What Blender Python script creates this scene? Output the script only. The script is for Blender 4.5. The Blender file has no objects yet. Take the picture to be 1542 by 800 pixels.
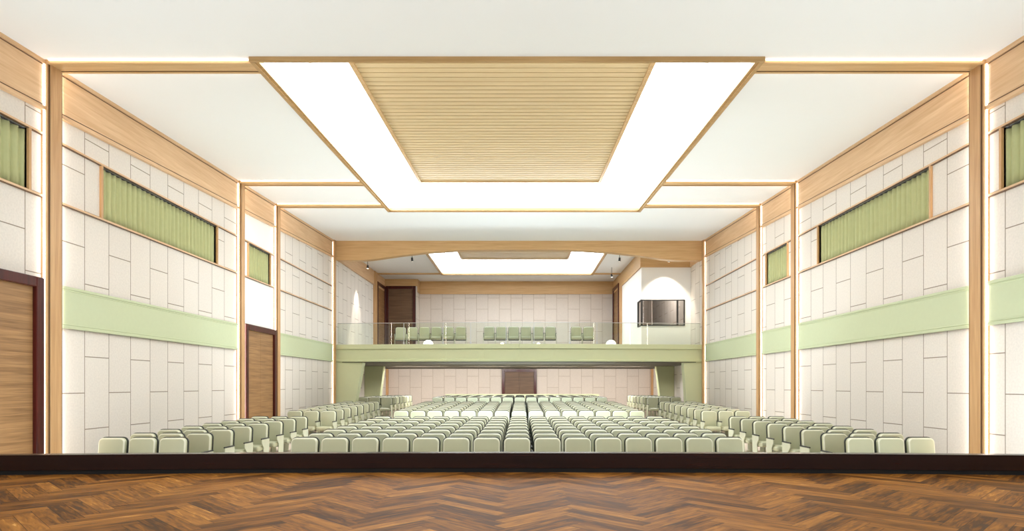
import bpy, bmesh, math, random
from mathutils import Vector, Matrix
random.seed(7)
SC = bpy.context.scene
COL = SC.collection

# ------------------------------------------------------------------ helpers
def s2l(r, g, b):
    def f(c):
        c /= 255.0
        return c / 12.92 if c <= .04045 else ((c + .055) / 1.055) ** 2.4
    return (f(r), f(g), f(b), 1.0)

class MB:
    """collects shapes into one mesh"""
    def __init__(self):
        self.bm = bmesh.new()
        self.uv = self.bm.loops.layers.uv.new('UVMap')
    def quad(self, pts, uvs=None, mi=0):
        f = self.bm.faces.new([self.bm.verts.new(p) for p in pts])
        f.material_index = mi
        if uvs:
            for l, u in zip(f.loops, uvs): l[self.uv].uv = u
        return f
    def hexa(self, a, b, mi=0):
        """solid between two quads a and b (same winding)"""
        n = len(a)
        va = [self.bm.verts.new(p) for p in a]; vb = [self.bm.verts.new(p) for p in b]
        fs = [self.bm.faces.new(va[::-1]), self.bm.faces.new(vb)]
        for i in range(n):
            j = (i + 1) % n
            fs.append(self.bm.faces.new((va[i], va[j], vb[j], vb[i])))
        for f in fs: f.material_index = mi
        return fs
    def box(self, x0, x1, y0, y1, z0, z1, mi=0):
        self.hexa([(x0,y0,z0),(x1,y0,z0),(x1,y1,z0),(x0,y1,z0)],
                  [(x0,y0,z1),(x1,y0,z1),(x1,y1,z1),(x0,y1,z1)], mi)
    def sbox(self, x0, x1, y0, y1, zb, zt, mi=0):
        """box whose bottom and top follow functions of y"""
        self.hexa([(x0,y0,zb(y0)),(x1,y0,zb(y0)),(x1,y1,zb(y1)),(x0,y1,zb(y1))],
                  [(x0,y0,zt(y0)),(x1,y0,zt(y0)),(x1,y1,zt(y1)),(x0,y1,zt(y1))], mi)
    def cyl(self, p0, p1, r0, r1=None, n=12, mi=0):
        p0, p1 = Vector(p0), Vector(p1)
        r1 = r0 if r1 is None else r1
        d = (p1 - p0).normalized()
        u = d.orthogonal().normalized(); v = d.cross(u)
        a = [p0 + (u*math.cos(t) + v*math.sin(t))*r0 for t in [2*math.pi*i/n for i in range(n)]]
        b = [p1 + (u*math.cos(t) + v*math.sin(t))*r1 for t in [2*math.pi*i/n for i in range(n)]]
        self.hexa(a, b, mi)
    def build(self, name, mats, parent=None, smooth=False, bevel=0.0, bseg=2):
        bmesh.ops.recalc_face_normals(self.bm, faces=self.bm.faces)
        me = bpy.data.meshes.new(name); self.bm.to_mesh(me); self.bm.free()
        if not isinstance(mats, (list, tuple)): mats = [mats]
        for m in mats: me.materials.append(m)
        o = bpy.data.objects.new(name, me); COL.objects.link(o)
        if smooth:
            for p in me.polygons: p.use_smooth = True
        if bevel > 0:
            b = o.modifiers.new('edge', 'BEVEL'); b.width = bevel; b.segments = bseg
            b.limit_method = 'ANGLE'; b.angle_limit = math.radians(40)
        if parent: o.parent = parent
        return o

def struct(o):
    o['kind'] = 'structure'; return o
def tag(o, label, cat, group=None, kind=None):
    o['label'] = label; o['category'] = cat
    if group: o['group'] = group
    if kind: o['kind'] = kind
    return o
def empty(name, loc=(0, 0, 0), rz=0):
    o = bpy.data.objects.new(name, None); COL.objects.link(o)
    o.location = loc; o.rotation_euler = (0, 0, rz); o.empty_display_size = .1
    return o

# ------------------------------------------------------------------ materials
def new_mat(name):
    m = bpy.data.materials.new(name); m.use_nodes = True
    nt = m.node_tree
    return m, nt, nt.nodes['Principled BSDF']
def N(nt, t, **kw):
    n = nt.nodes.new(t)
    for k, v in kw.items(): setattr(n, k, v)
    return n
def mth(nt, op, a, b=None, c=None):
    n = nt.nodes.new('ShaderNodeMath'); n.operation = op
    for i, v in enumerate((a, b, c)):
        if v is None: continue
        if isinstance(v, (int, float)): n.inputs[i].default_value = v
        else: nt.links.new(v, n.inputs[i])
    return n.outputs[0]
def mixc(nt, fac, a, b, mode='MIX'):
    n = nt.nodes.new('ShaderNodeMix'); n.data_type = 'RGBA'; n.blend_type = mode
    for sock, v in ((n.inputs[0], fac), (n.inputs[6], a), (n.inputs[7], b)):
        if isinstance(v, (int, float)): sock.default_value = v
        elif isinstance(v, tuple): sock.default_value = v
        else: nt.links.new(v, sock)
    return n.outputs[2]
def plain(name, col, rough=.6, noise=.04, scale=30, metallic=0, spec=.5):
    m, nt, p = new_mat(name)
    tc = N(nt, 'ShaderNodeTexCoord'); nz = N(nt, 'ShaderNodeTexNoise'); nz.inputs['Scale'].default_value = scale
    nt.links.new(tc.outputs['Object'], nz.inputs['Vector'])
    k = 1 - noise
    c = mixc(nt, nz.outputs['Fac'], (col[0]*k, col[1]*k, col[2]*k, 1), (min(1, col[0]/k), min(1, col[1]/k), min(1, col[2]/k), 1))
    nt.links.new(c, p.inputs['Base Color'])
    p.inputs['Roughness'].default_value = rough; p.inputs['Metallic'].default_value = metallic
    p.inputs['Specular IOR Level'].default_value = spec
    return m
def wood(name, light, dark, axis, rough=.45, fine=1.0, spec=.4):
    """straight-grained timber, grain along the axis 0,1,2"""
    m, nt, p = new_mat(name)
    tc = N(nt, 'ShaderNodeTexCoord'); mp = N(nt, 'ShaderNodeMapping')
    sc = [14*fine]*3; sc[axis] = .7
    mp.inputs['Scale'].default_value = sc
    nt.links.new(tc.outputs['Object'], mp.inputs['Vector'])
    a = N(nt, 'ShaderNodeTexNoise'); a.inputs['Scale'].default_value = 1.0; a.inputs['Detail'].default_value = 6; a.inputs['Distortion'].default_value = .6
    nt.links.new(mp.outputs[0], a.inputs['Vector'])
    mp2 = N(nt, 'ShaderNodeMapping'); sc2 = [90*fine]*3; sc2[axis] = 2.0
    mp2.inputs['Scale'].default_value = sc2
    nt.links.new(tc.outputs['Object'], mp2.inputs['Vector'])
    b = N(nt, 'ShaderNodeTexNoise'); b.inputs['Scale'].default_value = 1.0; b.inputs['Detail'].default_value = 3
    nt.links.new(mp2.outputs[0], b.inputs['Vector'])
    r = N(nt, 'ShaderNodeMapRange'); r.inputs[1].default_value = .3; r.inputs[2].default_value = .7
    s = mth(nt, 'ADD', mth(nt, 'MULTIPLY', a.outputs['Fac'], .65), mth(nt, 'MULTIPLY', b.outputs['Fac'], .35))
    nt.links.new(s, r.inputs[0])
    c = mixc(nt, r.outputs[0], dark, light)
    nt.links.new(c, p.inputs['Base Color'])
    p.inputs['Roughness'].default_value = rough; p.inputs['Specular IOR Level'].default_value = spec
    return m
def panel_mat(name, col, joint, mortar=.010):
    """fabric acoustic boards laid in half-offset columns: brick pattern on the wall's UVs (metres)"""
    m, nt, p = new_mat(name)
    uv = N(nt, 'ShaderNodeUVMap'); uv.uv_map = 'UVMap'
    br = N(nt, 'ShaderNodeTexBrick'); br.offset = .5; br.offset_frequency = 2; br.squash = 1
    br.inputs['Scale'].default_value = 1; br.inputs['Mortar Size'].default_value = mortar
    br.inputs['Mortar Smooth'].default_value = .1; br.inputs['Brick Width'].default_value = 1.35; br.inputs['Row Height'].default_value = .69
    k = .965
    br.inputs['Color1'].default_value = col; br.inputs['Color2'].default_value = (col[0]*k, col[1]*k, col[2]*k, 1); br.inputs['Mortar'].default_value = joint
    nt.links.new(uv.outputs[0], br.inputs['Vector'])
    tc = N(nt, 'ShaderNodeTexCoord'); nz = N(nt, 'ShaderNodeTexNoise'); nz.inputs['Scale'].default_value = 28; nz.inputs['Detail'].default_value = 5
    nt.links.new(tc.outputs['Object'], nz.inputs['Vector'])
    r = N(nt, 'ShaderNodeMapRange'); r.inputs[1].default_value = .3; r.inputs[2].default_value = .7; r.inputs[3].default_value = .93; r.inputs[4].default_value = 1.03
    nt.links.new(nz.outputs['Fac'], r.inputs[0])
    hs = N(nt, 'ShaderNodeHueSaturation'); nt.links.new(r.outputs[0], hs.inputs['Value']); nt.links.new(br.outputs['Color'], hs.inputs['Color'])
    nt.links.new(hs.outputs[0], p.inputs['Base Color'])
    bp = N(nt, 'ShaderNodeBump'); bp.inputs['Strength'].default_value = .5; bp.inputs['Distance'].default_value = .01; bp.invert = True
    nt.links.new(br.outputs['Fac'], bp.inputs['Height']); nt.links.new(bp.outputs[0], p.inputs['Normal'])
    p.inputs['Roughness'].default_value = .85; p.inputs['Specular IOR Level'].default_value = .2
    return m
def emit(name, col, strength):
    m, nt, p = new_mat(name)
    p.inputs['Base Color'].default_value = (.8, .8, .8, 1)
    p.inputs['Emission Color'].default_value = col; p.inputs['Emission Strength'].default_value = strength
    return m
def herringbone(name, w=.112, n=6):
    m, nt, p = new_mat(name)
    tc = N(nt, 'ShaderNodeTexCoord'); sx = N(nt, 'ShaderNodeSeparateXYZ'); nt.links.new(tc.outputs['Object'], sx.inputs[0])
    X, Y = sx.outputs[0], sx.outputs[1]
    k = 1/(math.sqrt(2)*w)
    P = mth(nt, 'MULTIPLY', mth(nt, 'ADD', X, mth(nt, 'ADD', Y, .31)), k)
    Q = mth(nt, 'MULTIPLY', mth(nt, 'SUBTRACT', mth(nt, 'ADD', Y, .31), X), k)
    i, j = mth(nt, 'FLOOR', P), mth(nt, 'FLOOR', Q)
    fp, fq = mth(nt, 'SUBTRACT', P, i), mth(nt, 'SUBTRACT', Q, j)
    d = mth(nt, 'ADD', mth(nt, 'SUBTRACT', i, j), 4000*n)
    kk = mth(nt, 'MODULO', d, 2*n)
    hor = mth(nt, 'LESS_THAN', kk, n - .5)                      # 1: board lies along P
    inv = mth(nt, 'SUBTRACT', 1, hor)
    kv = mth(nt, 'SUBTRACT', 2*n - 1, kk)
    def sel(a, b): return mth(nt, 'ADD', mth(nt, 'MULTIPLY', a, hor), mth(nt, 'MULTIPLY', b, inv))
    ida = sel(mth(nt, 'SUBTRACT', i, kk), i)
    idb = sel(j, mth(nt, 'SUBTRACT', j, kv))
    along = sel(mth(nt, 'ADD', kk, fp), mth(nt, 'ADD', kv, fq))    # 0..n along the board
    across = sel(fq, fp)                                           # 0..1 across
    cv = N(nt, 'ShaderNodeCombineXYZ'); nt.links.new(ida, cv.inputs[0]); nt.links.new(idb, cv.inputs[1]); nt.links.new(hor, cv.inputs[2])
    wn = N(nt, 'ShaderNodeTexWhiteNoise'); wn.noise_dimensions = '3D'; nt.links.new(cv.outputs[0], wn.inputs['Vector'])
    # grain stretched along each board
    gv = N(nt, 'ShaderNodeCombineXYZ')
    nt.links.new(mth(nt, 'MULTIPLY', along, .45), gv.inputs[0])
    nt.links.new(mth(nt, 'MULTIPLY', across, 3.6), gv.inputs[1])
    nt.links.new(mth(nt, 'MULTIPLY', wn.outputs['Value'], 57), gv.inputs[2])
    g = N(nt, 'ShaderNodeTexNoise'); g.inputs['Scale'].default_value = 1.0; g.inputs['Detail'].default_value = 5; g.inputs['Distortion'].default_value = .8
    nt.links.new(gv.outputs[0], g.inputs['Vector'])
    rp = N(nt, 'ShaderNodeValToRGB'); e = rp.color_ramp.elements
    e[0].position = .0; e[0].color = s2l(48, 30, 18); e[1].position = 1; e[1].color = s2l(232, 172, 96)
    for ps, c in ((.28, s2l(88, 52, 20)), (.6, s2l(150, 95, 38)), (.85, s2l(182, 122, 54))):
        q = e.new(ps); q.color = c
    t = mth(nt, 'ADD', mth(nt, 'ADD', mth(nt, 'MULTIPLY', wn.outputs['Value'], .42), .10), mth(nt, 'MULTIPLY', mth(nt, 'SUBTRACT', g.outputs['Fac'], .32), 1.15))
    nt.links.new(t, rp.inputs[0])
    # seams
    ea = mth(nt, 'MINIMUM', across, mth(nt, 'SUBTRACT', 1, across))
    el = mth(nt, 'MINIMUM', along, mth(nt, 'SUBTRACT', n, along))
    seam = mth(nt, 'LESS_THAN', mth(nt, 'MINIMUM', ea, el), .018)
    c = mixc(nt, mth(nt, 'MULTIPLY', seam, .75), rp.outputs[0], s2l(38, 24, 16))
    nt.links.new(c, p.inputs['Base Color'])
    rr = N(nt, 'ShaderNodeMapRange'); rr.inputs[3].default_value = .42; rr.inputs[4].default_value = .6
    nt.links.new(g.outputs['Fac'], rr.inputs[0]); nt.links.new(rr.outputs[0], p.inputs['Roughness'])
    p.inputs['Specular IOR Level'].default_value = .08
    return m

M = {}
M['panel'] = panel_mat('acoustic_board', s2l(228, 220, 211), s2l(150, 136, 122), .009)
M['panel_back'] = panel_mat('acoustic_board_back', s2l(220, 208, 196), s2l(178, 160, 142), .010)
M['plaster'] = plain('white_plaster', s2l(243, 241, 236), .8, .01, 3)
M['ceiling'] = plain('ceiling_paint', s2l(246, 247, 247), .85, .006, 2)
OAK_L, OAK_D = s2l(220, 184, 134), s2l(194, 152, 100)
M['oak_x'] = wood('oak_along_x', OAK_L, OAK_D, 0)
M['oak_y'] = wood('oak_along_y', s2l(230, 196, 156), s2l(204, 162, 118), 1)
M['oak_z'] = wood('oak_along_z', s2l(216, 174, 126), s2l(182, 136, 88), 2)
M['oak_shade_line'] = wood('oak_shade_line', s2l(112, 78, 44), s2l(88, 60, 32), 2)  # shadow lines painted as dark strips on cornices, rails, posts and beams
M['oak_rim'] = wood('oak_rim', s2l(196, 160, 108), s2l(166, 128, 78), 0)
M['oak_plank'] = wood('oak_plank', s2l(204, 180, 136), s2l(190, 162, 116), 0, .5)
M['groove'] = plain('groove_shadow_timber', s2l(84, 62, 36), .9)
M['door'] = wood('door_oak', s2l(176, 134, 88), s2l(112, 78, 46), 1, .5, 1.2)
M['door_x'] = wood('door_oak_facing', s2l(128, 98, 72), s2l(82, 60, 42), 0, .5, 1.2)
M['mahogany'] = wood('mahogany', s2l(86, 22, 14), s2l(46, 11, 8), 2, .3)
M['kerb'] = wood('dark_mahogany', s2l(48, 18, 12), s2l(24, 9, 7), 0, .25)
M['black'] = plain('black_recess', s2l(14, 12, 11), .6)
M['green'] = plain('sage_paint', s2l(206, 210, 168), .55, .02, 6)
M['band'] = plain('sage_upholstery', s2l(196, 204, 168), .7, .025, 14)
M['curtain'] = plain('olive_curtain', s2l(184, 186, 138), .85, .06, 9, spec=.1)
M['seat'] = plain('sage_leather', s2l(190, 191, 160), .42, .02, 12)
M['seat_rim'] = plain('pale_edge', s2l(226, 226, 204), .4, .02, 12)  # paler tone on the rounded front edge of the backrest
M['seat_side'] = plain('sage_side', s2l(206, 208, 184), .5, .02, 12)
M['shell'] = plain('charcoal_shell', s2l(38, 42, 34), .45)
M['arm'] = plain('black_arm', s2l(26, 26, 24), .4)
M['floor'] = plain('pale_stone_floor', s2l(222, 208, 192), .5, .03, 2)
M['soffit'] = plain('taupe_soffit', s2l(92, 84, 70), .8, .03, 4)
M['chrome'] = plain('steel', s2l(190, 190, 188), .3, .02, 20, 1.0)
M['dark_frame'] = plain('graphite_frame', s2l(46, 44, 44), .4)
M['stage'] = herringbone('herringbone_parquet')
M['cove'] = emit('luminous_cove', (.87, .945, 1, 1), 7.6)
M['strip'] = emit('light_strip', (1, .95, .89, 1), 22.0)
M['strip_near'] = emit('light_strip_soft', (1, .95, .89, 1), 8.0)
M['lamp'] = emit('lamp_glow', (1, .93, .8, 1), 5.0)
def glass(name, tint, rough=0.0):
    m, nt, p = new_mat(name)
    nt.nodes.remove(p)
    out = nt.nodes['Material Output']
    tr = N(nt, 'ShaderNodeBsdfTransparent'); tr.inputs[0].default_value = tint
    gl = N(nt, 'ShaderNodeBsdfGlossy'); gl.inputs['Roughness'].default_value = rough
    fr = N(nt, 'ShaderNodeFresnel'); fr.inputs[0].default_value = 1.45
    mx = N(nt, 'ShaderNodeMixShader')
    nt.links.new(fr.outputs[0], mx.inputs[0]); nt.links.new(tr.outputs[0], mx.inputs[1]); nt.links.new(gl.outputs[0], mx.inputs[2])
    nt.links.new(mx.outputs[0], out.inputs[0])
    return m
M['glass'] = glass('clear_glass', (.93, .965, .93, 1))
M['booth_glass'] = glass('smoked_glass', (.50, .48, .47, 1))

# ------------------------------------------------------------------ dimensions (metres; y runs into the hall from the camera)
EYE = 1.9
HW = 8.0                                   # hall half width
Y0 = -1.0
P1, P1B = 10.68, 11.05                      # the four timber portals, front and back planes
P2, P2B = 18.0, 18.33
P3, P3B = 20.7, 21.03
P4, P4B = 27.05, 27.35
YB = 38.2                                   # back wall
BCZ = EYE + 6.25                            # balcony ceiling
def cz(y): return 7.39 + .0442*(y - 10.68)  # raked hall ceiling
def cornz(y): return EYE + 4.70 + .0500*(y - 11.25)
FL = [(7.0, 0), (11.0, 0), (17, .05), (20, .10), (27, .26), (29, .38), (40, .38)]
def fz(y):
    for (a, za), (b, zb) in zip(FL, FL[1:]):
        if y <= b: return za + (zb - za)*(y - a)/(b - a)
    return FL[-1][1]
R1, R2 = EYE + 4.24, EYE + 3.19             # the two rails
B0, B1 = EYE + 1.0, EYE + 1.745             # the green band
BALZ = EYE + 1.45                           # balcony floor

# ------------------------------------------------------------------ floor
m = MB()
for (a, za), (b, zb) in zip(FL, FL[1:]):
    b = min(b, YB)
    m.quad([(-HW, a, za), (HW, a, za), (HW, b, fz(b)), (-HW, b, fz(b))])
struct(m.build('floor', M['floor']))

# ------------------------------------------------------------------ side walls
def wall_side(s):
    """s=-1 left, +1 right.  boards in bays between the portals, with recessed curtain openings"""
    m = MB()
    X = s*HW
    def rect(y0, y1, z0, z1, vf, mi=0, x=X):
        uv = [(z0 - 2.425, vf(y0)), (z0 - 2.425, vf(y1)), (z1 - 2.425, vf(y1)), (z1 - 2.425, vf(y0))]
        m.quad([(x, y0, z0), (x, y1, z0), (x, y1, z1), (x, y0, z1)], uv, mi)
    def bay(y0, y1, top, vf, op=None, mi=0):
        if op is None:
            rect(y0, y1, -.1, top, vf, mi); return
        a, b = op
        rect(y0, a, -.1, top, vf, mi); rect(b, y1, -.1, top, vf, mi)
        rect(a, b, -.1, R2, vf, mi); rect(a, b, R1, top, vf, mi)
        xi = X + s*.16
        for q in ([(X,a,R2),(xi,a,R2),(xi,a,R1),(X,a,R1)], [(X,b,R2),(xi,b,R2),(xi,b,R1),(X,b,R1)],
                  [(X,a,R2),(xi,a,R2),(xi,b,R2),(X,b,R2)], [(X,a,R1),(xi,a,R1),(xi,b,R1),(X,b,R1)],
                  [(xi,a,R2),(xi,b,R2),(xi,b,R1),(xi,a,R1)]):
            m.quad(q, None, 1)
    bay(Y0, P1B, 8.0, lambda y: 10.33 - y, (7.2, 10.36))
    bay(P1B, P2B, 8.4, lambda y: y - P1B, (12.2, 16.78))
    bay(P2B, P3B, 8.5, lambda y: y - P2B, (18.74, 20.34), 0 if s > 0 else 1)
    bay(P3B, P4B, 8.5, lambda y: y - P3B)
    bay(P4B, YB + .3, 8.6, lambda y: y - P4B, None)
    return struct(m.build('wall_left' if s < 0 else 'wall_right', [M['panel'], M['plaster']]))
for s in (-1, 1): wall_side(s)

# cornices, rails, bands
tn = [0]
def trim(m, mat, bevel=0.0):
    tn[0] += 1
    return struct(m.build('trim_%d' % tn[0], mat, None, False, bevel))
def xs(s, d0, d1):
    a, b = s*(HW - d0), s*(HW - d1)
    return min(a, b), max(a, b)
BAYS = [(Y0, P1), (P1B, P2), (P2B, P3), (P3B, P4)]
for s in (-1, 1):
    for k, (a, b) in enumerate(BAYS):
        m = MB(); x = xs(s, 0, .05)
        m.sbox(*x, a, b, cornz, lambda y: cz(y) + .02)
        x = xs(s, 0, .075); m.sbox(*x, a, b, lambda y: cornz(y) - .03, lambda y: cornz(y) + .035)
        x = xs(s, 0, .065); m.sbox(*x, a, b, lambda y: cz(y) - .07, lambda y: cz(y) + .01)
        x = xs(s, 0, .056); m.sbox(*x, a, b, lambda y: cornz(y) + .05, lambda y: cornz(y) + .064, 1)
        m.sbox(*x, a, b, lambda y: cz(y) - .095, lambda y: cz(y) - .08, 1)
        trim(m, [M['oak_y'], M['oak_shade_line']])
        # horizontal rails
        for z in (R1, R2):
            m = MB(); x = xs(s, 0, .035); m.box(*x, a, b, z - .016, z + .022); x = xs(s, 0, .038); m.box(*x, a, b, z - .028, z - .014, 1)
            trim(m, [M['oak_y'], M['oak_shade_line']])
        # green upholstered band with a moulding along each edge
        if s < 0 and k in (0, 2): continue
        m = MB(); x = xs(s, 0, .05); m.box(*x, a + .03, b - .03, B0, B1)
        x = xs(s, 0, .064)
        m.box(*x, a + .03, b - .03, B1 - .05, B1); m.box(*x, a + .03, b - .03, B0, B0 + .05)
        x = xs(s, 0, .057)
        m.box(*x, a + .03, b - .03, B1 - .085, B1 - .062); m.box(*x, a + .03, b - .03, B0 + .062, B0 + .085)
        trim(m, M['band'], .008)

# curtained openings
wn_ = [0]
def curtain_window(s, a, b, where):
    wn_[0] += 1
    fr = MB()
    x = xs(s, -.15, .045)
    for y in (a - .05, b): fr.box(*x, y, y + .05, R2 + .022, R1 - .022)
    o = fr.build('window_%d' % wn_[0], M['oak_z']); struct(o)
    # pleated cloth
    n = int((b - a)/.022); m = MB(); rows = 5
    zt, zb = R1 - .06, R2 + .03
    grid = []
    for j in range(rows + 1):
        t = j/rows; z = zt + (zb - zt)*t; line = []
        for i in range(n + 1):
            y = a + .02 + (b - a - .04)*i/n
            ph = 2*math.pi*y/.165
            d = .032*math.sin(ph + .5*math.sin(y*2.1)) + .012*math.sin(2.7*ph + t*.8 + y*3) * (0.5 + .5*t)
            line.append(m.bm.verts.new((s*(HW + .040 + d*.9), y, z)))
        grid.append(line)
    for j in range(rows):
        for i in range(n):
            m.bm.faces.new((grid[j][i], grid[j][i+1], grid[j+1][i+1], grid[j+1][i]))
    c = m.build('curtain', M['curtain'], None, True)
    sd = c.modifiers.new('cloth', 'SOLIDIFY'); sd.thickness = .006
    tag(c, where, 'curtain', 'pleated curtains of the high wall openings')
    bpy.context.view_layer.update()
    pole = MB(); pole.cyl((s*(HW + .040), a + .005, R1 - .045), (s*(HW + .040), b - .005, R1 - .045), .012, n=8)
    pole.build('curtain_rail', M['dark_frame'], c)
curtain_window(-1, 7.2, 10.36, 'olive pleated curtain high on the left wall above the near oak door')
curtain_window(1, 7.2, 10.36, 'olive pleated curtain high on the right wall, nearest the stage')
curtain_window(-1, 12.2, 16.78, 'long olive pleated curtain high on the left wall behind the first post')
curtain_window(1, 12.2, 16.78, 'long olive pleated curtain high on the right wall behind the first post')
curtain_window(-1, 18.74, 20.34, 'small square olive curtain high on the left wall above the farther oak door')
curtain_window(1, 18.74, 20.34, 'small square olive curtain high on the right wall between two posts')

# ------------------------------------------------------------------ ceiling with coffer opening
RX0, RX1 = -4.45, 4.17
RY0, RY1 = 10.56, 21.6
def coffer_ceiling(name, x0, x1, y0, y1, rx0, rx1, ry0, ry1, zf):
    m = MB()
    for (a, b, c, d) in ((x0, x1, y0, ry0), (x0, x1, ry1, y1), (x0, rx0, ry0, ry1), (rx1, x1, ry0, ry1)):
        m.quad([(a, c, zf(c)), (b, c, zf(c)), (b, d, zf(d)), (a, d, zf(d))])
    return struct(m.build(name, M['ceiling']))
coffer_ceiling('ceiling', -HW, HW, Y0, P4B, RX0, RX1, RY0, RY1, cz)

def cove(rx0, rx1, ry0, ry1, zf, px0, px1, py0, py1, label_c, label_p, dz=.55):
    root = empty('ceiling_cove', ((rx0 + rx1)/2, (ry0 + ry1)/2, zf((ry0 + ry1)/2)))
    tag(root, label_c, 'ceiling light')
    inv = Matrix.Translation(-Vector(root.location))
    def put(mb, name, mat):
        bmesh.ops.transform(mb.bm, matrix=inv, verts=mb.bm.verts)
        return mb.build(name, mat, root)
    w = .12
    # timber rim: stepped frame of four boards
    m = MB()
    for (o, i, lo, hi) in ((0, w*.55, -.075, .03), (w*.45, w, -.045, .05)):
        zb = lambda y, lo=lo: zf(y) + lo
        zt = lambda y, hi=hi: zf(y) + hi
        m.sbox(rx0 + o, rx1 - o, ry0 + o, ry0 + i, zb, zt)
        m.sbox(rx0 + o, rx1 - o, ry1 - i, ry1 - o, zb, zt)
        m.sbox(rx0 + o, rx0 + i, ry0 + i, ry1 - i, zb, zt)
        m.sbox(rx1 - i, rx1 - o, ry0 + i, ry1 - i, zb, zt)
    put(m, 'rim', M['oak_rim'])
    # white stepped sides of the recess
    m = MB()
    prof = [(.05, .03), (.05, .06), (.10, .06), (.10, .30), (.14, .30), (.55, .50), (.55, .53), (.62, .53), (.62, dz + .10)]
    for q_, ((o0, z0), (o1, z1)) in enumerate(zip(prof, prof[1:])):
        def ring(o, dzz):
            a, b, c, d = rx0 + o, rx1 - o, ry0 + o, ry1 - o
            return [(a, c, zf(c) + dzz), (b, c, zf(c) + dzz), (b, d, zf(d) + dzz), (a, d, zf(d) + dzz)]
        p, q = ring(o0, z0), ring(o1, z1)
        for k in range(4):
            l = (k + 1) % 4
            m.quad([p[k], p[l], q[l], q[k]], None, 1 if q_ in (2, 4) else 0)
    put(m, 'cove_side', [M['ceiling'], M['cove']])
    # luminous ceiling of the recess
    m = MB(); a, b, c, d = rx0 + .6, rx1 - .6, ry0 + .6, ry1 - .6
    g = .03
    for (x0, x1, y0, y1) in ((a, b, c, py0 + g), (a, b, py1 - g, d), (a, px0 + g, py0 + g, py1 - g), (px1 - g, b, py0 + g, py1 - g)):
        m.quad([(x0, y0, zf(y0) + dz + .1), (x1, y0, zf(y0) + dz + .1), (x1, y1, zf(y1) + dz + .1), (x0, y1, zf(y1) + dz + .1)])
    put(m, 'light_diffuser', M['cove'])
    # slatted timber raft
    rt = empty('slatted_ceiling_panel', ((px0 + px1)/2, (py0 + py1)/2, zf((py0 + py1)/2) + dz))
    tag(rt, label_p, 'ceiling panel')
    inv2 = Matrix.Translation(-Vector(rt.location))
    m = MB()
    for (x0, x1, y0, y1) in ((px0, px1, py0, py0 + .09), (px0, px1, py1 - .09, py1), (px0, px0 + .09, py0 + .09, py1 - .09), (px1 - .09, px1, py0 + .09, py1 - .09)):
        m.sbox(x0, x1, y0, y1, lambda y: zf(y) + dz - .035, lambda y: zf(y) + dz + .12)
    bmesh.ops.transform(m.bm, matrix=inv2, verts=m.bm.verts); m.build('frame', M['oak_rim'], rt)
    m = MB(); n = round((py1 - py0 - .18)/.2); st = (py1 - py0 - .18)/n
    for k in range(n):
        y = py0 + .09 + k*st
        m.sbox(px0 + .09, px1 - .09, y + .018, y + st - .018, lambda y: zf(y) + dz, lambda y: zf(y) + dz + .05)
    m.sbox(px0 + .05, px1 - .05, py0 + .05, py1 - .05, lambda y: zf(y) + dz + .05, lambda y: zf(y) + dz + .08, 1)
    bmesh.ops.transform(m.bm, matrix=inv2, verts=m.bm.verts); m.build('planks', [M['oak_plank'], M['groove']], rt)
cove(RX0, RX1, RY0, RY1, cz, -3.15, 2.63, 11.5, 20.1,
     'large glowing white light cove with timber rim in the main hall ceiling',
     'large pale oak slatted panel inside the main hall ceiling light')
YBEAM = 35.3
BX0, BX1 = -4.42, 4.14
cove(BX0, BX1, 29.2, 35.6, lambda y: BCZ, -3.1, 2.6, 30.3, 33.5,
     'smaller glowing white light cove in the ceiling above the balcony',
     'smaller oak slatted panel inside the balcony ceiling light', .42)
coffer_ceiling('ceiling_balcony', -HW, HW, P4B, YB + .3, BX0, BX1, 29.2, 35.6, lambda y: BCZ)

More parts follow.
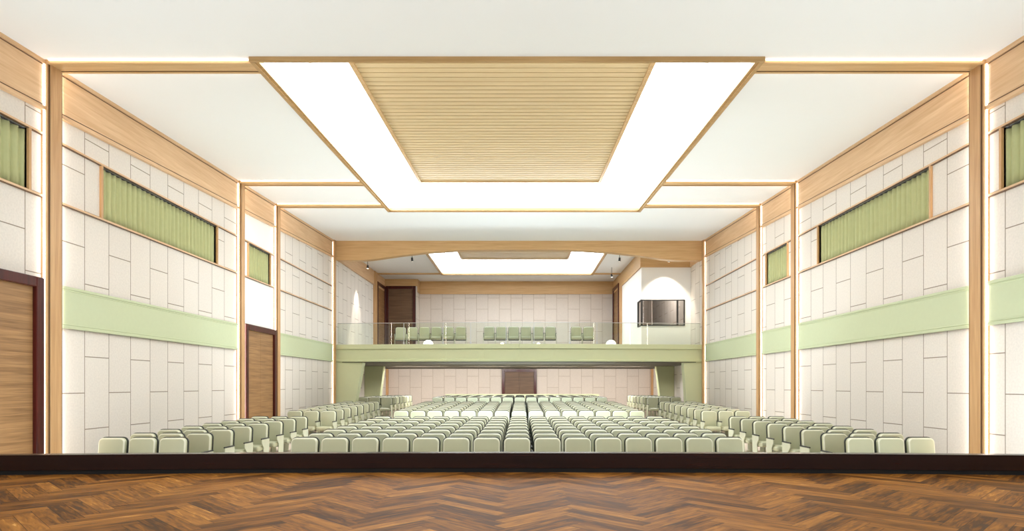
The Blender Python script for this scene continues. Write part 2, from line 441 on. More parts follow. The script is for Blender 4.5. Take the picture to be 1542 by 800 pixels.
# ------------------------------------------------------------------ portals
def portal(y0, y1, beam=True, inner=None):
    tn[0] += 1
    root = empty('trim_%d' % tn[0], (0, y0, 0)); struct(root)
    off = Matrix.Translation((0, -y0, 0))
    def put(mb, name, mat, bv=0):
        bmesh.ops.transform(mb.bm, matrix=off, verts=mb.bm.verts)
        return mb.build(name, mat, root, False, bv)
    base = fz(y0) - .02
    for s in (-1, 1):
        m = MB()
        m.box(*xs(s, 0, .085), y0, y1, base, cz(y0) + .02)
        m.box(*xs(s, .02, .118), y0 + .055, y1 - .055, base, cz(y0) + .01)
        m.box(*xs(s, .0, .10), y0 - .012, y0 + .03, base, cz(y0) + .005)
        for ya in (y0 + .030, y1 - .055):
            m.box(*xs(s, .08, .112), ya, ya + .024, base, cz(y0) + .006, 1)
        put(m, 'post', [M['oak_z'], M['oak_shade_line']], .006)
        m = MB(); x = xs(s, .05, .072)
        m.box(*x, y1 + .002, y1 + .016, base + .03, cz(y1) - .08)
        put(m, 'light_strip', M['strip'])
        m = MB()
        m.box(*x, y0 - .030, y0 - .016, base + .03, cz(y0) - .08)
        put(m, 'light_strip', M['strip_near'])
        if beam:
            xe = RX0 if s < 0 else RX1
            x0, x1 = (min(s*(HW - .09), xe), max(s*(HW - .09), xe))
            m = MB()
            m.sbox(x0, x1, y0, y1, lambda y: cz(y) - .055, lambda y: cz(y) + .02)
            m.sbox(x0, x1, y0 - .012, y0 + .05, lambda y: cz(y) - .068, lambda y: cz(y) + .015)
            m.sbox(x0, x1, y1 - .05, y1 + .008, lambda y: cz(y) - .068, lambda y: cz(y) + .015)
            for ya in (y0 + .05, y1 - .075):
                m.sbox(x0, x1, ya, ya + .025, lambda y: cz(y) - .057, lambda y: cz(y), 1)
            put(m, 'beam', [M['oak_x'], M['oak_shade_line']])
            m = MB(); m.sbox(x0 + .05, x1 - .05, y1 + .012, y1 + .026, lambda y: cz(y) - .024, lambda y: cz(y) - .012)
            put(m, 'light_strip', M['strip'])
            m = MB(); m.sbox(x0 + .05, x1 - .05, y0 - .030, y0 - .016, lambda y: cz(y) - .018, lambda y: cz(y) - .012)
            put(m, 'light_strip', M['strip_near'])
    return root
portal(P1, P1B); portal(P2, P2B); portal(P3, P3B)

# last portal: posts and the arched beam over the balcony front
tn[0] += 1
root = struct(empty('trim_%d' % tn[0], (0, P4, 0)))
off = Matrix.Translation((0, -P4, 0))
for s in (-1, 1):
    m = MB(); m.box(*xs(s, 0, .10), P4, P4B, fz(P4) - .02, cz(P4) + .02)
    m.box(*xs(s, 0, .115), P4 + .06, P4B - .06, fz(P4) - .02, cz(P4) + .01)
    bmesh.ops.transform(m.bm, matrix=off, verts=m.bm.verts); m.build('post', M['oak_z'], root, False, .006)
    m = MB(); x = xs(s, .05, .056); m.box(*x, P4 - .030, P4 - .016, fz(P4), cz(P4) - .08)
    bmesh.ops.transform(m.bm, matrix=off, verts=m.bm.verts); m.build('light_strip', M['strip_near'], root)
m = MB()
def arch_z(x):
    x = abs(x)
    pts = [(0, 5.85), (1.2, 5.845), (2.6, 5.82), (4.0, 5.73), (5.2, 5.59), (6.3, 5.43), (6.8, 5.39), (8, 5.39)]
    for (a, za), (b, zb) in zip(pts, pts[1:]):
        if x <= b:
            return EYE + za + (zb - za)*(x - a)/(b - a)
    return EYE + 5.39
nx = 64; x0, x1 = -HW + .10, HW - .10
for k in range(nx):
    a = x0 + (x1 - x0)*k/nx; b = x0 + (x1 - x0)*(k + 1)/nx
    m.quad([(a, P4B-.02, arch_z(a)), (b, P4B-.02, arch_z(b)), (b, P4B-.02, cz(P4B) + .01), (a, P4B-.02, cz(P4B) + .01)])
    m.quad([(a, P4B+.33, arch_z(a)), (b, P4B+.33, arch_z(b)), (b, P4B+.33, cz(P4B) + .01), (a, P4B+.33, cz(P4B) + .01)])
    m.quad([(a, P4B-.02, arch_z(a)), (b, P4B-.02, arch_z(b)), (b, P4B+.33, arch_z(b)), (a, P4B+.33, arch_z(a))])
bmesh.ops.remove_doubles(m.bm, verts=m.bm.verts, dist=1e-4)
bmesh.ops.transform(m.bm, matrix=off, verts=m.bm.verts)
m.build('arched_beam', M['oak_x'], root)

# ------------------------------------------------------------------ doors
dn = [0]
def door_side(y0, y1, ztop, zbot, s=-1, X=None, depth=.12, fw=.17):
    """door in a wall facing along x; X = wall plane"""
    dn[0] += 1
    X = s*HW if X is None else X
    root = struct(empty('door_%d' % dn[0], (X, (y0 + y1)/2, zbot)))
    off = Matrix.Translation((-X, -(y0 + y1)/2, -zbot))
    xa = sorted((X, X - s*depth)); xb = sorted((X, X - s*.05))
    m = MB()
    m.box(*xa, y0, y0 + fw, zbot, ztop); m.box(*xa, y1 - fw, y1, zbot, ztop); m.box(*xa, y0 + fw, y1 - fw, ztop - fw, ztop)
    bmesh.ops.transform(m.bm, matrix=off, verts=m.bm.verts); m.build('door_frame', M['mahogany'], root, False, .012)
    n = 2 if y1 - y0 > 1.5 else 1
    for k in range(n):
        a = y0 + fw + (y1 - y0 - 2*fw)*k/n; b = y0 + fw + (y1 - y0 - 2*fw)*(k + 1)/n
        m = MB(); m.box(*xb, a + .003, b - .003, zbot + .01, ztop - fw)
        bmesh.ops.transform(m.bm, matrix=off, verts=m.bm.verts); m.build('door_leaf', M['door'], root)
    return root
def door_front(x0, x1, y, ztop, zbot, depth=.10, fw=.17):
    dn[0] += 1
    root = struct(empty('door_%d' % dn[0], ((x0 + x1)/2, y, zbot)))
    off = Matrix.Translation((-(x0 + x1)/2, -y, -zbot))
    m = MB()
    m.box(x0, x0 + fw, y - depth, y, zbot, ztop); m.box(x1 - fw, x1, y - depth, y, zbot, ztop); m.box(x0 + fw, x1 - fw, y - depth, y, ztop - fw, ztop)
    bmesh.ops.transform(m.bm, matrix=off, verts=m.bm.verts); m.build('door_frame', M['mahogany'], root, False, .01)
    n = 2 if x1 - x0 > 1.5 else 1
    for k in range(n):
        a = x0 + fw + (x1 - x0 - 2*fw)*k/n; b = x0 + fw + (x1 - x0 - 2*fw)*(k + 1)/n
        m = MB(); m.box(a + .003, b - .003, y - .045, y, zbot + .01, ztop - fw)
        bmesh.ops.transform(m.bm, matrix=off, verts=m.bm.verts); m.build('door_leaf', M['door_x'], root)
    return root
DT = EYE + 1.79
door_side(8.0, 10.60, DT, 0)
door_side(18.38, 20.68, DT, fz(18.4))
door_front(-1.07, 1.03, YB, EYE + .955, fz(YB))                 # under the balcony
door_front(-7.9, -6.13, 37.4, EYE + 5.84, BALZ)                 # balcony, facing the hall
door_side(35.25, 37.35, EYE + 5.78, BALZ)                       # balcony, left side wall
door_side(35.85, 38.1, EYE + 5.78, BALZ, 1, 5.70)               # balcony, beside the control room

# ------------------------------------------------------------------ balcony
FRONT = [(-HW, 27.38), (-3.1, 26.95), (-1.5, 26.85), (0, 26.82), (1.5, 26.85), (3.1, 26.95), (HW, 27.38)]
def front_y(x):
    for (a, ya), (b, yb) in zip(FRONT, FRONT[1:]):
        if x <= b: return ya + (yb - ya)*(x - a)/(b - a)
    return FRONT[-1][1]
def along_front(m, d0, d1, z0, z1):
    """solid strip that follows the balcony front; d = distance behind the front line"""
    for (a, ya), (b, yb) in zip(FRONT, FRONT[1:]):
        m.hexa([(a, ya + d0, z0), (b, yb + d0, z0), (b, yb + d1, z0), (a, ya + d1, z0)],
               [(a, ya + d0, z1), (b, yb + d0, z1), (b, yb + d1, z1), (a, ya + d1, z1)])
m = MB()
along_front(m, .03, .35, B0, B1 - .02)
along_front(m, -.035, .58, B1 - .20, B1)
along_front(m, .012, .05, B0 + .08, B0 + .10)
along_front(m, -.02, .36, B0, B0 + .085)
struct(m.build('balcony_parapet', M['green'], None, False, .008))
# balcony floor slab (underside taupe)
m = MB()
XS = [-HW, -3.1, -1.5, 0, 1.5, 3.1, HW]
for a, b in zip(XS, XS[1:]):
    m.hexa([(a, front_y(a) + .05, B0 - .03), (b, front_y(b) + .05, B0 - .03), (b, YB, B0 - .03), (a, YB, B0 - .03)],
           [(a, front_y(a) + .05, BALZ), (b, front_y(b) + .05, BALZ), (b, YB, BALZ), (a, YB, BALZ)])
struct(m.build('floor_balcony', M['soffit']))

# green splayed piers under the balcony
def pier(xa_top, xa_bot, s, y, d):
    m = MB(); xo = s*HW; zt, zb = B0 + .01, fz(y) - .02
    m.hexa([(xo, y, zb), (xa_bot, y, zb), (xa_bot, y + d, zb), (xo, y + d, zb)],
           [(xo, y, zt), (xa_top, y, zt), (xa_top, y + d, zt), (xo, y + d, zt)])
    return m
pn = struct(pier(-6.75, -7.25, -1, 27.40, .45).build('pier', M['green'], None, False, .01))
struct(pier(7.13, 7.32, 1, 27.40, .45).build('pier', M['green'], None, False, .01))
struct(pier(-7.02, -7.32, -1, 32.7, .45).build('pier', M['green'], None, False, .01))
struct(pier(7.08, 7.38, 1, 32.7, .45).build('pier', M['green'], None, False, .01))

# back walls
def front_wall(m, x0, x1, y, z0, z1, mi=0, xo=0.0):
    m.quad([(x0, y, z0), (x1, y, z0), (x1, y, z1), (x0, y, z1)],
           [(z0 - 2.425, x0 - xo), (z0 - 2.425, x1 - xo), (z1 - 2.425, x1 - xo), (z1 - 2.425, x0 - xo)], mi)
m = MB()
front_wall(m, -HW, HW, YB + .001, -.1, B0 + .1, 0, -8.0)
front_wall(m, -6.05, HW, YB + .001, B0 + .1, BCZ + .1, 0, -6.05)
struct(m.build('wall_back', M['panel_back']))
m = MB()
front_wall(m, -HW, -6.05, 37.4, BALZ, BCZ + .02, 0, -8)
m.quad([(-6.05, 37.4, BALZ), (-6.05, YB, BALZ), (-6.05, YB, BCZ + .02), (-6.05, 37.4, BCZ + .02)],
       [(BALZ - 2.4, 0), (BALZ - 2.4, .8), (BCZ - 2.4, .8), (BCZ - 2.4, 0)])
struct(m.build('wall_balcony_corner', M['panel_back']))
# timber fascias of the balcony zone
CB = EYE + 5.50
m = MB(); m.box(-6.0, 5.70, YB - .06, YB, CB, BCZ); m.box(-6.0, 5.70, YB - .08, YB, CB - .02, CB + .03); trim(m, M['oak_x'])
m = MB(); m.box(-HW, -6.0, 37.34, 37.4, EYE + 5.84, BCZ); m.box(-6.05, -6.0, 37.4, YB, CB, BCZ); trim(m, M['oak_x'])
m = MB(); m.box(*xs(-1, 0, .06), P4B + .33, 37.34, CB, BCZ); m.box(*xs(-1, 0, .08), P4B + .33, 34.6, CB - .02, CB + .03); trim(m, M['oak_y'])
m = MB(); m.box(*xs(1, 0, .06), P4B + .33, 29.45, CB, BCZ); trim(m, M['oak_y'])
m = MB(); m.box(*xs(-1, 0, .10), 34.6, 35.2, BALZ, BCZ); trim(m, M['oak_z'], .01)
for s, xa, xb in ((-1, -HW + .06, BX0), (1, BX1, 5.66)):
    m = MB(); m.box(xa, xb, YBEAM, YBEAM + .2, BCZ - .06, BCZ + .01); trim(m, M['oak_x'])
for s in (-1, 1):                                            # slim corner posts under the balcony
    m = MB(); m.box(*xs(s, 0, .10), YB - .35, YB - .02, fz(YB), B0 - .04); trim(m, M['oak_z'], .01)

# control room box on the right of the balcony
CX, CY = 5.70, 29.5
W0, W1 = EYE + 2.76, EYE + 3.98                                # window heights
WX1, WY1 = 7.72, 30.4
m = MB()
front_wall(m, CX, HW, CY, BALZ, W0, 0); front_wall(m, CX, HW, CY, W1, BCZ + .02, 0); front_wall(m, WX1, HW, CY, W0, W1, 0)
def side_q(y0, y1, z0, z1): m.quad([(CX, y0, z0), (CX, y1, z0), (CX, y1, z1), (CX, y0, z1)])
side_q(CY, YB, BALZ, W0); side_q(CY, YB, W1, BCZ + .02); side_q(WY1, YB, W0, W1)
struct(m.build('wall_control_room', M['plaster']))
m = MB()                                                      # fascia on its two faces
m.box(CX - .06, HW, CY - .06, CY, CB, BCZ); m.box(CX - .06, CX, CY, YB, CB, BCZ)
m.box(CX - .08, HW, CY - .08, CY, CB - .02, CB + .03); m.box(CX - .08, CX, CY, 35.1, CB - .02, CB + .03)
trim(m, M['oak_x'])
m = MB(); m.box(CX - .07, CX, 35.15, 35.8, BALZ, CB); trim(m, M['oak_z'], .01)
wn_[0] += 1
wroot = struct(empty('window_%d' % wn_[0], (CX, CY, W0)))
off = Matrix.Translation((-CX, -CY, -W0))
m = MB(); t = .045
m.box(CX - .03, WX1, CY - .03, CY + .05, W1 - t, W1); m.box(CX - .03, WX1, CY - .03, CY + .05, W0, W0 + t)
m.box(CX - .03, CX + .05, CY, WY1, W1 - t, W1); m.box(CX - .03, CX + .05, CY, WY1, W0, W0 + t)
m.box(CX - .03, CX + .05, WY1 - t, WY1, W0, W1); m.box(CX - .03, CX + .05, CY - .03, CY + .05, W0, W1)
m.box(WX1 - t, WX1, CY - .03, CY + .05, W0, W1); m.box(7.34, 7.42, CY - .02, CY + .04, W0, W1)
bmesh.ops.transform(m.bm, matrix=off, verts=m.bm.verts); m.build('window_frame', M['dark_frame'], wroot)
for q in ([(CX, CY + .01, W0), (7.36, CY + .01, W0), (7.36, CY + .01, W1), (CX, CY + .01, W1)],
          [(7.40, CY + .01, W0), (WX1, CY + .01, W0), (WX1, CY + .01, W1), (7.40, CY + .01, W1)],
          [(CX + .01, CY, W0), (CX + .01, WY1, W0), (CX + .01, WY1, W1), (CX + .01, CY, W1)]):
    m = MB(); m.quad(q); bmesh.ops.transform(m.bm, matrix=off, verts=m.bm.verts)
    o = m.build('window_pane', M['booth_glass'], wroot)

# glass balustrade: panes between slim steel clamps
root = empty('glass_balustrade', (0, 26.95, B1))
tag(root, 'frameless glass balustrade along the top of the green balcony front', 'balustrade')
off = Matrix.Translation((0, -26.95, -B1))
def px_x(px): return .1 + (px - 785)*27.0/953
cuts = [-HW + .12] + [px_x(p) for p in (607, 667, 709, 762, 804, 858, 899)] + [HW - .12]
GT = EYE + 2.655
for a, b in zip(cuts, cuts[1:]):
    m = MB(); a2, b2 = a + .012, b - .012
    xsn = [a2] + [x for (x, _) in FRONT if a2 < x < b2] + [b2]
    for u, v in zip(xsn, xsn[1:]):
        yu, yv = front_y(u) + .06, front_y(v) + .06
        m.hexa([(u, yu, B1 - .01), (v, yv, B1 - .01), (v, yv + .015, B1 - .01), (u, yu + .015, B1 - .01)],
               [(u, yu, GT), (v, yv, GT), (v, yv + .015, GT), (u, yu + .015, GT)])
    bmesh.ops.transform(m.bm, matrix=off, verts=m.bm.verts); m.build('glass_pane', M['glass'], root)
    m = MB()
    for u, v in zip(xsn, xsn[1:]):
        yu, yv = front_y(u) + .052, front_y(v) + .052
        m.hexa([(u, yu, GT), (v, yv, GT), (v, yv + .03, GT), (u, yu + .03, GT)],
               [(u, yu, GT + .018), (v, yv, GT + .018), (v, yv + .03, GT + .018), (u, yu + .03, GT + .018)])
    bmesh.ops.transform(m.bm, matrix=off, verts=m.bm.verts); m.build('top_rail', M['chrome'], root)
for c in cuts[1:-1]:
    m = MB(); y = front_y(c) + .0675
    m.box(c - .028, c + .028, y - .03, y + .03, B1, B1 + .10); m.box(c - .010, c + .010, y - .022, y - .009, B1, GT); m.box(c - .010, c + .010, y + .009, y + .022, B1, GT)
    bmesh.ops.transform(m.bm, matrix=off, verts=m.bm.verts); m.build('clamp_post', M['chrome'], root)

# dome lamps on the parapet ledge
def dome(x, r, label):
    root = empty('dome_lamp', (x, front_y(x) + .34, B1))
    tag(root, label, 'lamp', 'dome lamps on the balcony ledge')
    m = MB(); m.cyl((0, 0, 0), (0, 0, .02), r*1.08, r*1.08, 20); m.build('base', M['chrome'], root)
    m = MB(); bmesh.ops.create_uvsphere(m.bm, u_segments=20, v_segments=12, radius=r)
    bmesh.ops.delete(m.bm, geom=[v for v in m.bm.verts if v.co.z < -.001], context='VERTS')
    bmesh.ops.scale(m.bm, vec=(1, 1, .85), verts=m.bm.verts); bmesh.ops.translate(m.bm, vec=(0, 0, .02), verts=m.bm.verts)
    m.build('glow_dome', M['lamp'], root, True)
dome(px_x(643), .21, 'glowing white dome lamp on the green ledge before the left balcony seats')
dome(px_x(922), .21, 'glowing white dome lamp on the green ledge right of the balcony seats')
dome(px_x(756), .07, 'tiny glowing lamp on the ledge left of the two central balcony seats')
dome(px_x(811), .07, 'tiny glowing lamp on the ledge right of the two central balcony seats')

# spotlights hung behind the arched beam
def spot(x, y, z, target, energy, label, size=55):
    root = empty('spotlight', (x, y, z)); tag(root, label, 'spotlight', 'spotlights over the balcony')
    m = MB(); m.cyl((0, 0, 0), (0, 0, BCZ - z), .012, n=8); m.build('rod', M['dark_frame'], root)
    d = (Vector(target) - Vector((x, y, z))).normalized()
    m = MB(); m.cyl(-d*.09, d*.07, .045, .055, 14); m.build('lamp_head', M['dark_frame'], root)
    m = MB(); m.cyl(d*.072, d*.078, .046, .046, 14); m.build('lens', M['lamp'], root)
    l = bpy.data.lights.new('spot_beam', 'SPOT'); l.energy = energy; l.spot_size = math.radians(size); l.spot_blend = .55; l.color = (1, .93, .82); l.shadow_soft_size = .04
    lo = bpy.data.objects.new('spot_beam', l); COL.objects.link(lo)
    lo.location = Vector((x, y, z)) + d*.10; lo.rotation_euler = d.to_track_quat('-Z', 'Y').to_euler()
spot(-7.45, 31.1, EYE + 5.80, (-7.62, 31.1, EYE + 2.4), 520, 'small ceiling spotlight washing the left balcony wall', 52)
spot(-4.9, 29.0, EYE + 5.75, (-4.9, 31.4, BALZ), 120, 'small ceiling spotlight beside the left rim of the balcony light cove')
spot(4.6, 29.0, EYE + 5.75, (4.6, 31.4, BALZ), 120, 'small ceiling spotlight beside the right rim of the balcony light cove')
spot(6.75, 28.5, EYE + 5.62, (6.75, 29.5, EYE + 3.2), 420, 'small ceiling spotlight before the control room window', 84)
spot(4.9, 33.6, EYE + 5.80, (5.7, 33.6, EYE + 2.4), 240, 'small ceiling spotlight washing the side wall of the control room', 50)

# ------------------------------------------------------------------ seats
def rslab(m, outline, yf, yb, bev, seg, shear=0.0, z0=0.0, rim=False):
    """slab with the outline (x,z) ccw; front face at yf rounded by bev, back at yb"""
    n = len(outline); P = [Vector(p) for p in outline]; nr = []
    for i in range(n):
        a, b, c = P[i-1], P[i], P[(i+1) % n]
        t = ((b - a).normalized() + (c - b).normalized()).normalized()
        nr.append(Vector((t.y, -t.x)))
    loops = []
    def loop(off, y):
        lp = []
        for p, q in zip(P, nr):
            v = p - q*off
            lp.append(m.bm.verts.new((v.x, y + (v.y - z0)*shear, v.y)))
        loops.append(lp)
    loop(0, yb)
    for k in range(seg + 1):
        t = math.pi/2*k/seg
        loop(bev*(1 - math.cos(t)), yf + bev*(1 - math.sin(t)))
    for q, (A, B) in enumerate(zip(loops, loops[1:])):
        for i in range(n):
            j = (i + 1) % n; f = m.bm.faces.new((A[i], A[j], B[j], B[i]))
            f.material_index = 1 if rim and q >= 1 else 0
    m.bm.faces.new(loops[-1]); m.bm.faces.new(loops[0][::-1])
def rrect(x0, x1, z0, z1, rt, rb, seg=5, tx=0.0):
    """rounded rectangle, ccw; tx narrows the bottom"""
    pts = []
    for cx, cy, r, a0 in ((x1 - tx - rb, z0 + rb, rb, -90), (x1 - rt, z1 - rt, rt, 0), (x0 + rt, z1 - rt, rt, 90), (x0 + tx + rb, z0 + rb, rb, 180)):
        for k in range(seg + 1):
            a = math.radians(a0 + 90*k/seg); pts.append((cx + r*math.cos(a), cy + r*math.sin(a)))
    return pts
SH = .10
def seat_meshes(seg, bs):
    d = {}
    m = MB(); rslab(m, rrect(-.236, .236, .36, .943, .085, .03, seg), .0, .075, .022, bs, SH, .36, True); d['backrest'] = (m, 'seat')
    m = MB(); rslab(m, rrect(-.252, .252, .30, .957, .096, .03, seg), .077, .112, .008, 1, SH, .36); d['back_shell'] = (m, 'shell')
    m = MB()
    rslab(m, rrect(-.240, .240, .335, .455, .045, .03, seg), -.455, -.01, .04, bs); d['seat_cushion'] = (m, 'seat')
    for s in (-1, 1):
        m = MB(); xa, xb = sorted((s*.2575, s*.2735))
        pr = [(-.26, 0), (.06, 0), (.10, .595), (-.33, .595), (-.33, .52), (-.22, .40)]
        m.hexa([(xa, y, z) for y, z in pr], [(xb, y, z) for y, z in pr]); d['side_panel%d' % s] = (m, 'seat_side')
        m = MB(); xa, xb = sorted((s*.249, s*.2738))
        m.box(xa, xb, -.345, .11, .597, .625); d['armrest%d' % s] = (m, 'arm')
    return d
def make_seat():
    root = empty('theatre_seat', (0, 0, 0))
    for k, (m, mat) in seat_meshes(5, 3).items():
        nm = k.rstrip('-1')
        sm = nm in ('backrest', 'seat_cushion')
        o = m.build(nm, [M['seat'], M['seat_rim']] if nm == 'backrest' else M[mat], root, False, .006 if nm == 'armrest' else 0)
        if sm:
            for p in o.data.polygons: p.use_smooth = True
        if sm:
            e = o.modifiers.new('split', 'EDGE_SPLIT'); e.split_angle = math.radians(50)
    return root
proto = make_seat()
kids = [o for o in bpy.data.objects if o.parent == proto]
used = [False]
def place_seat(x, y, z, label, group, rz=0.0):
    if not used[0]:
        used[0] = True; r = proto
    else:
        r = proto.copy(); COL.objects.link(r)
        for c in kids:
            k = c.copy(); COL.objects.link(k); k.parent = r
    r.location = (x, y, z); r.rotation_euler = (0, 0, rz)
    tag(r, label, 'seat', group)
    return r
ORD = ['first', 'second', 'third', 'fourth', 'fifth', 'sixth', 'seventh', 'eighth', 'ninth', 'tenth', 'eleventh', 'twelfth', 'thirteenth', 'fourteenth', 'fifteenth']
rows = [('front', k, 11.32 + .914*k) for k in range(8)] + [('middle', k, 20.5 + .89*k) for k in range(8)] + [('rear', k, 29.4 + .9*k) for k in range(7)]
PITCH = .5475
rest = []
for ri, (blk, k, y) in enumerate(rows):
    z = fz(y)
    for side in ('left', 'centre', 'right'):
        n = 15 if side == 'centre' else 3
        for i in range(n):
            if side == 'centre': x = .025 + (i - 7)*PITCH
            elif side == 'left': x = -5.90 - PITCH/2 - (2 - i)*PITCH
            else: x = 5.93 + PITCH/2 + i*PITCH
            indiv = ri < 14
            if not indiv:
                rest.append((x, y, z)); continue
            if side == 'centre':
                lab = 'sage green seat, %s from the left in %s row of %s centre block' % (ORD[i], ORD[k], blk)
            else:
                pos = {('left', 0): 'nearest the wall', ('left', 1): 'in mid row', ('left', 2): 'on the aisle', ('right', 2): 'nearest the wall', ('right', 1): 'in mid row', ('right', 0): 'on the aisle'}[(side, i)]
                lab = 'sage green seat %s, %s row of the %s block by the %s wall' % (pos, ORD[k], blk, side)
            place_seat(x, y, z, lab, 'theatre seats in the hall')
# the remaining far rows: one object
m = MB(); lib = []
for k, (mb, mat) in seat_meshes(3, 2).items():
    nm = k.rstrip('-1')
    bmesh.ops.recalc_face_normals(mb.bm, faces=mb.bm.faces)
    me = bpy.data.meshes.new('t'); mb.bm.to_mesh(me); mb.bm.free()
    lib.append(([tuple(v.co) for v in me.vertices], [tuple(p.vertices) for p in me.polygons],
                [4 if p.material_index else {'seat': 0, 'shell': 1, 'seat_side': 2, 'arm': 3}[mat] for p in me.polygons]))
    bpy.data.meshes.remove(me)
V, F, MI = [], [], []
for (x, y, z) in rest:
    for vs, fs, mi in lib:
        o = len(V)
        V += [(a + x, b + y, c + z) for a, b, c in vs]
        F += [tuple(i + o for i in f) for f in fs]; MI += mi
me = bpy.data.meshes.new('distant_theatre_seats'); me.from_pydata(V, [], F); me.update()
for q in ('seat', 'shell', 'seat_side', 'arm', 'seat_rim'): me.materials.append(M[q])
me.polygons.foreach_set('material_index', MI)
o = bpy.data.objects.new('distant_theatre_seats', me); COL.objects.link(o)
tag(o, 'farthest rows of sage green theatre seats before the low green wall', 'seats', None, 'stuff')
bpy.data.meshes  # keep

# balcony seats, on a gentle arc behind the glass
bs = []
def bal(px): return .1 + (px - 785)*29.6/953
def run(px, n): return [bal(px) + .30 + .572*k for k in range(n)]
xl, xc, xr = run(592, 6), run(727, 6), run(858, 2)
for name, lst, tot in (('left', xl, 6), ('central', xc, 6), ('right', xr, 2)):
    for i, x in enumerate(lst):
        y = 29.5 + .012*x*x
        if name == 'right': pos = ('left', 'right')[i]; lab = 'sage balcony seat behind glass, %s one of the pair at the right end' % pos
        else: lab = 'sage balcony seat behind the glass, %s from the left in the %s group' % (ORD[i], name)
        place_seat(x, y, BALZ + .33, lab, 'balcony seats behind the glass', math.atan(-.024*x))
m = MB()
for k in range(24):
    a, b = -8 + 16*k/24, -8 + 16*(k+1)/24
    a, b = max(a, -7.9), min(b, 5.68)
    if b <= a: continue
    ya, yb = 28.75 + .012*a*a, 28.75 + .012*b*b
    m.hexa([(a, ya, BALZ), (b, yb, BALZ), (b, yb + 1.3, BALZ), (a, ya + 1.3, BALZ)], [(a, ya, BALZ + .33), (b, yb, BALZ + .33), (b, yb + 1.3, BALZ + .33), (a, ya + 1.3, BALZ + .33)])
struct(m.build('balcony_step', M['floor']))

# low green wall behind the last row
m = MB(); m.box(-4.13, 4.45, 35.45, 35.6, .36, EYE - .555); m.box(-4.15, 4.47, 35.42, 35.63, EYE - .555, EYE - .515)
struct(m.build('wall_low', M['green'], None, False, .008))

# ------------------------------------------------------------------ stage
def kerb_y(x): return 6.5 - .22*(x/5.3)**2
m = MB(); ZS = 1.0
nx = 24
for k in range(nx):
    a, b = -HW + 16*k/nx, -HW + 16*(k + 1)/nx
    m.quad([(a, Y0, ZS), (b, Y0, ZS), (b, kerb_y(b) + .1, ZS), (a, kerb_y(a) + .1, ZS)])
    m.quad([(a, kerb_y(a) + .1, ZS), (b, kerb_y(b) + .1, ZS), (b, kerb_y(b) + .1, -.02), (a, kerb_y(a) + .1, -.02)])
bmesh.ops.remove_doubles(m.bm, verts=m.bm.verts, dist=1e-4)
struct(m.build('floor_stage', M['stage']))
m = MB()
for k in range(nx):
    a, b = -HW + 16*k/nx, -HW + 16*(k + 1)/nx
    ya, yb = kerb_y(a), kerb_y(b)
    m.hexa([(a, ya, ZS + .045), (b, yb, ZS + .045), (b, yb + .14, ZS + .045), (a, ya + .14, ZS + .045)],
           [(a, ya, ZS + .20), (b, yb, ZS + .20), (b, yb + .14, ZS + .20), (a, ya + .14, ZS + .20)])
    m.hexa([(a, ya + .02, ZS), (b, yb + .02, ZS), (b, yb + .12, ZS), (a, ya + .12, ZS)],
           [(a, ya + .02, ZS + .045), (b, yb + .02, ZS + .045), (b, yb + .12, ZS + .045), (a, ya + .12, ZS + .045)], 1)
bmesh.ops.remove_doubles(m.bm, verts=m.bm.verts, dist=1e-4)
struct(m.build('stage_kerb', [M['kerb'], M['black']]))

# ------------------------------------------------------------------ light
w = bpy.data.worlds.new('stage_house'); SC.world = w; w.use_nodes = True
bg = w.node_tree.nodes['Background']; bg.inputs[0].default_value = (.90, .96, 1, 1); bg.inputs[1].default_value = .8

def area(name, loc, rot, sx, sy, e, col=(1, .97, .93)):
    l = bpy.data.lights.new(name, 'AREA'); l.shape = 'RECTANGLE'; l.size = sx; l.size_y = sy; l.energy = e; l.color = col
    o = bpy.data.objects.new(name, l); COL.objects.link(o); o.location = loc; o.rotation_euler = rot
    return o

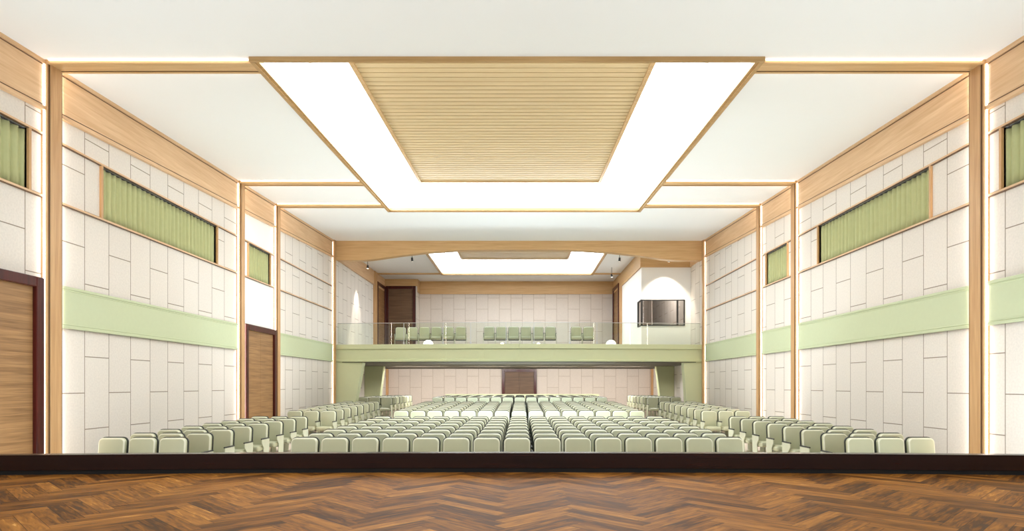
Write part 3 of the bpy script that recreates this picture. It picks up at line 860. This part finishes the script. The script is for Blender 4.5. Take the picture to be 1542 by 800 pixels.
for x in (-5.2, -1.7, 1.7, 5.2):                              # added unseen fill lamps under the balcony, aimed at the back wall
    area('rear_wall_fill', (x, 33.0, B0 - .06), (math.radians(48), 0, 0), 2.6, .25, 210)
for x in (-6.6, -4.0, -1.3, 1.3, 4.0, 6.6):                   # added fill spots under the balcony to brighten the rear seats
    l = bpy.data.lights.new('rear_seat_fill', 'SPOT'); l.energy = 230; l.spot_size = math.radians(150); l.spot_blend = .8; l.color = (1, .98, .95); l.shadow_soft_size = .03
    o = bpy.data.objects.new('rear_seat_fill', l); COL.objects.link(o); o.location = (x, 30.6, B0 - .035)
def point(name, loc, e, r=.15):
    l = bpy.data.lights.new(name, 'POINT'); l.energy = e; l.shadow_soft_size = r; l.color = (1, .97, .93)
    o = bpy.data.objects.new(name, l); COL.objects.link(o); o.location = loc
point('booth_fill', (7.0, 32.5, EYE + 5.2), 170)  # added fill that brightens the room behind the booth glass
for x, y, z, e, w_ in ((0, -.4, 1.15, 720, 9), (-6.7, 8.3, .12, 130, 2.2), (6.7, 8.3, .12, 130, 2.2), (0, 18.7, .18, 400, 7.4), (0, 28.0, .42, 260, 7.4)):   # added unseen up-facing fills to brighten the ceiling and side seats
    area('up_fill', (x, y, z), (math.pi, 0, 0), w_, .5, e, (.76, .90, 1))

# ------------------------------------------------------------------ camera
cam = bpy.data.cameras.new('camera'); co = bpy.data.objects.new('camera', cam); COL.objects.link(co)
co.location = (.1, 0, EYE); co.rotation_euler = (math.pi/2, 0, 0)
cam.sensor_width = 36; cam.lens = 953/1542*36
cam.shift_x = (771 - 785)/1542; cam.shift_y = (580 - 400)/1542
cam.clip_start = .05; cam.clip_end = 200
SC.camera = co
vs = SC.view_settings
vs.view_transform = 'Standard'; vs.look = 'None'; vs.gamma = 1; vs.use_curve_mapping = False
vs.exposure = 0.13
SC.cycles.max_bounces = 10; SC.cycles.diffuse_bounces = 6; SC.cycles.transparent_max_bounces = 12
SC.cycles.sample_clamp_indirect = 6
SC.cycles.use_denoising = True
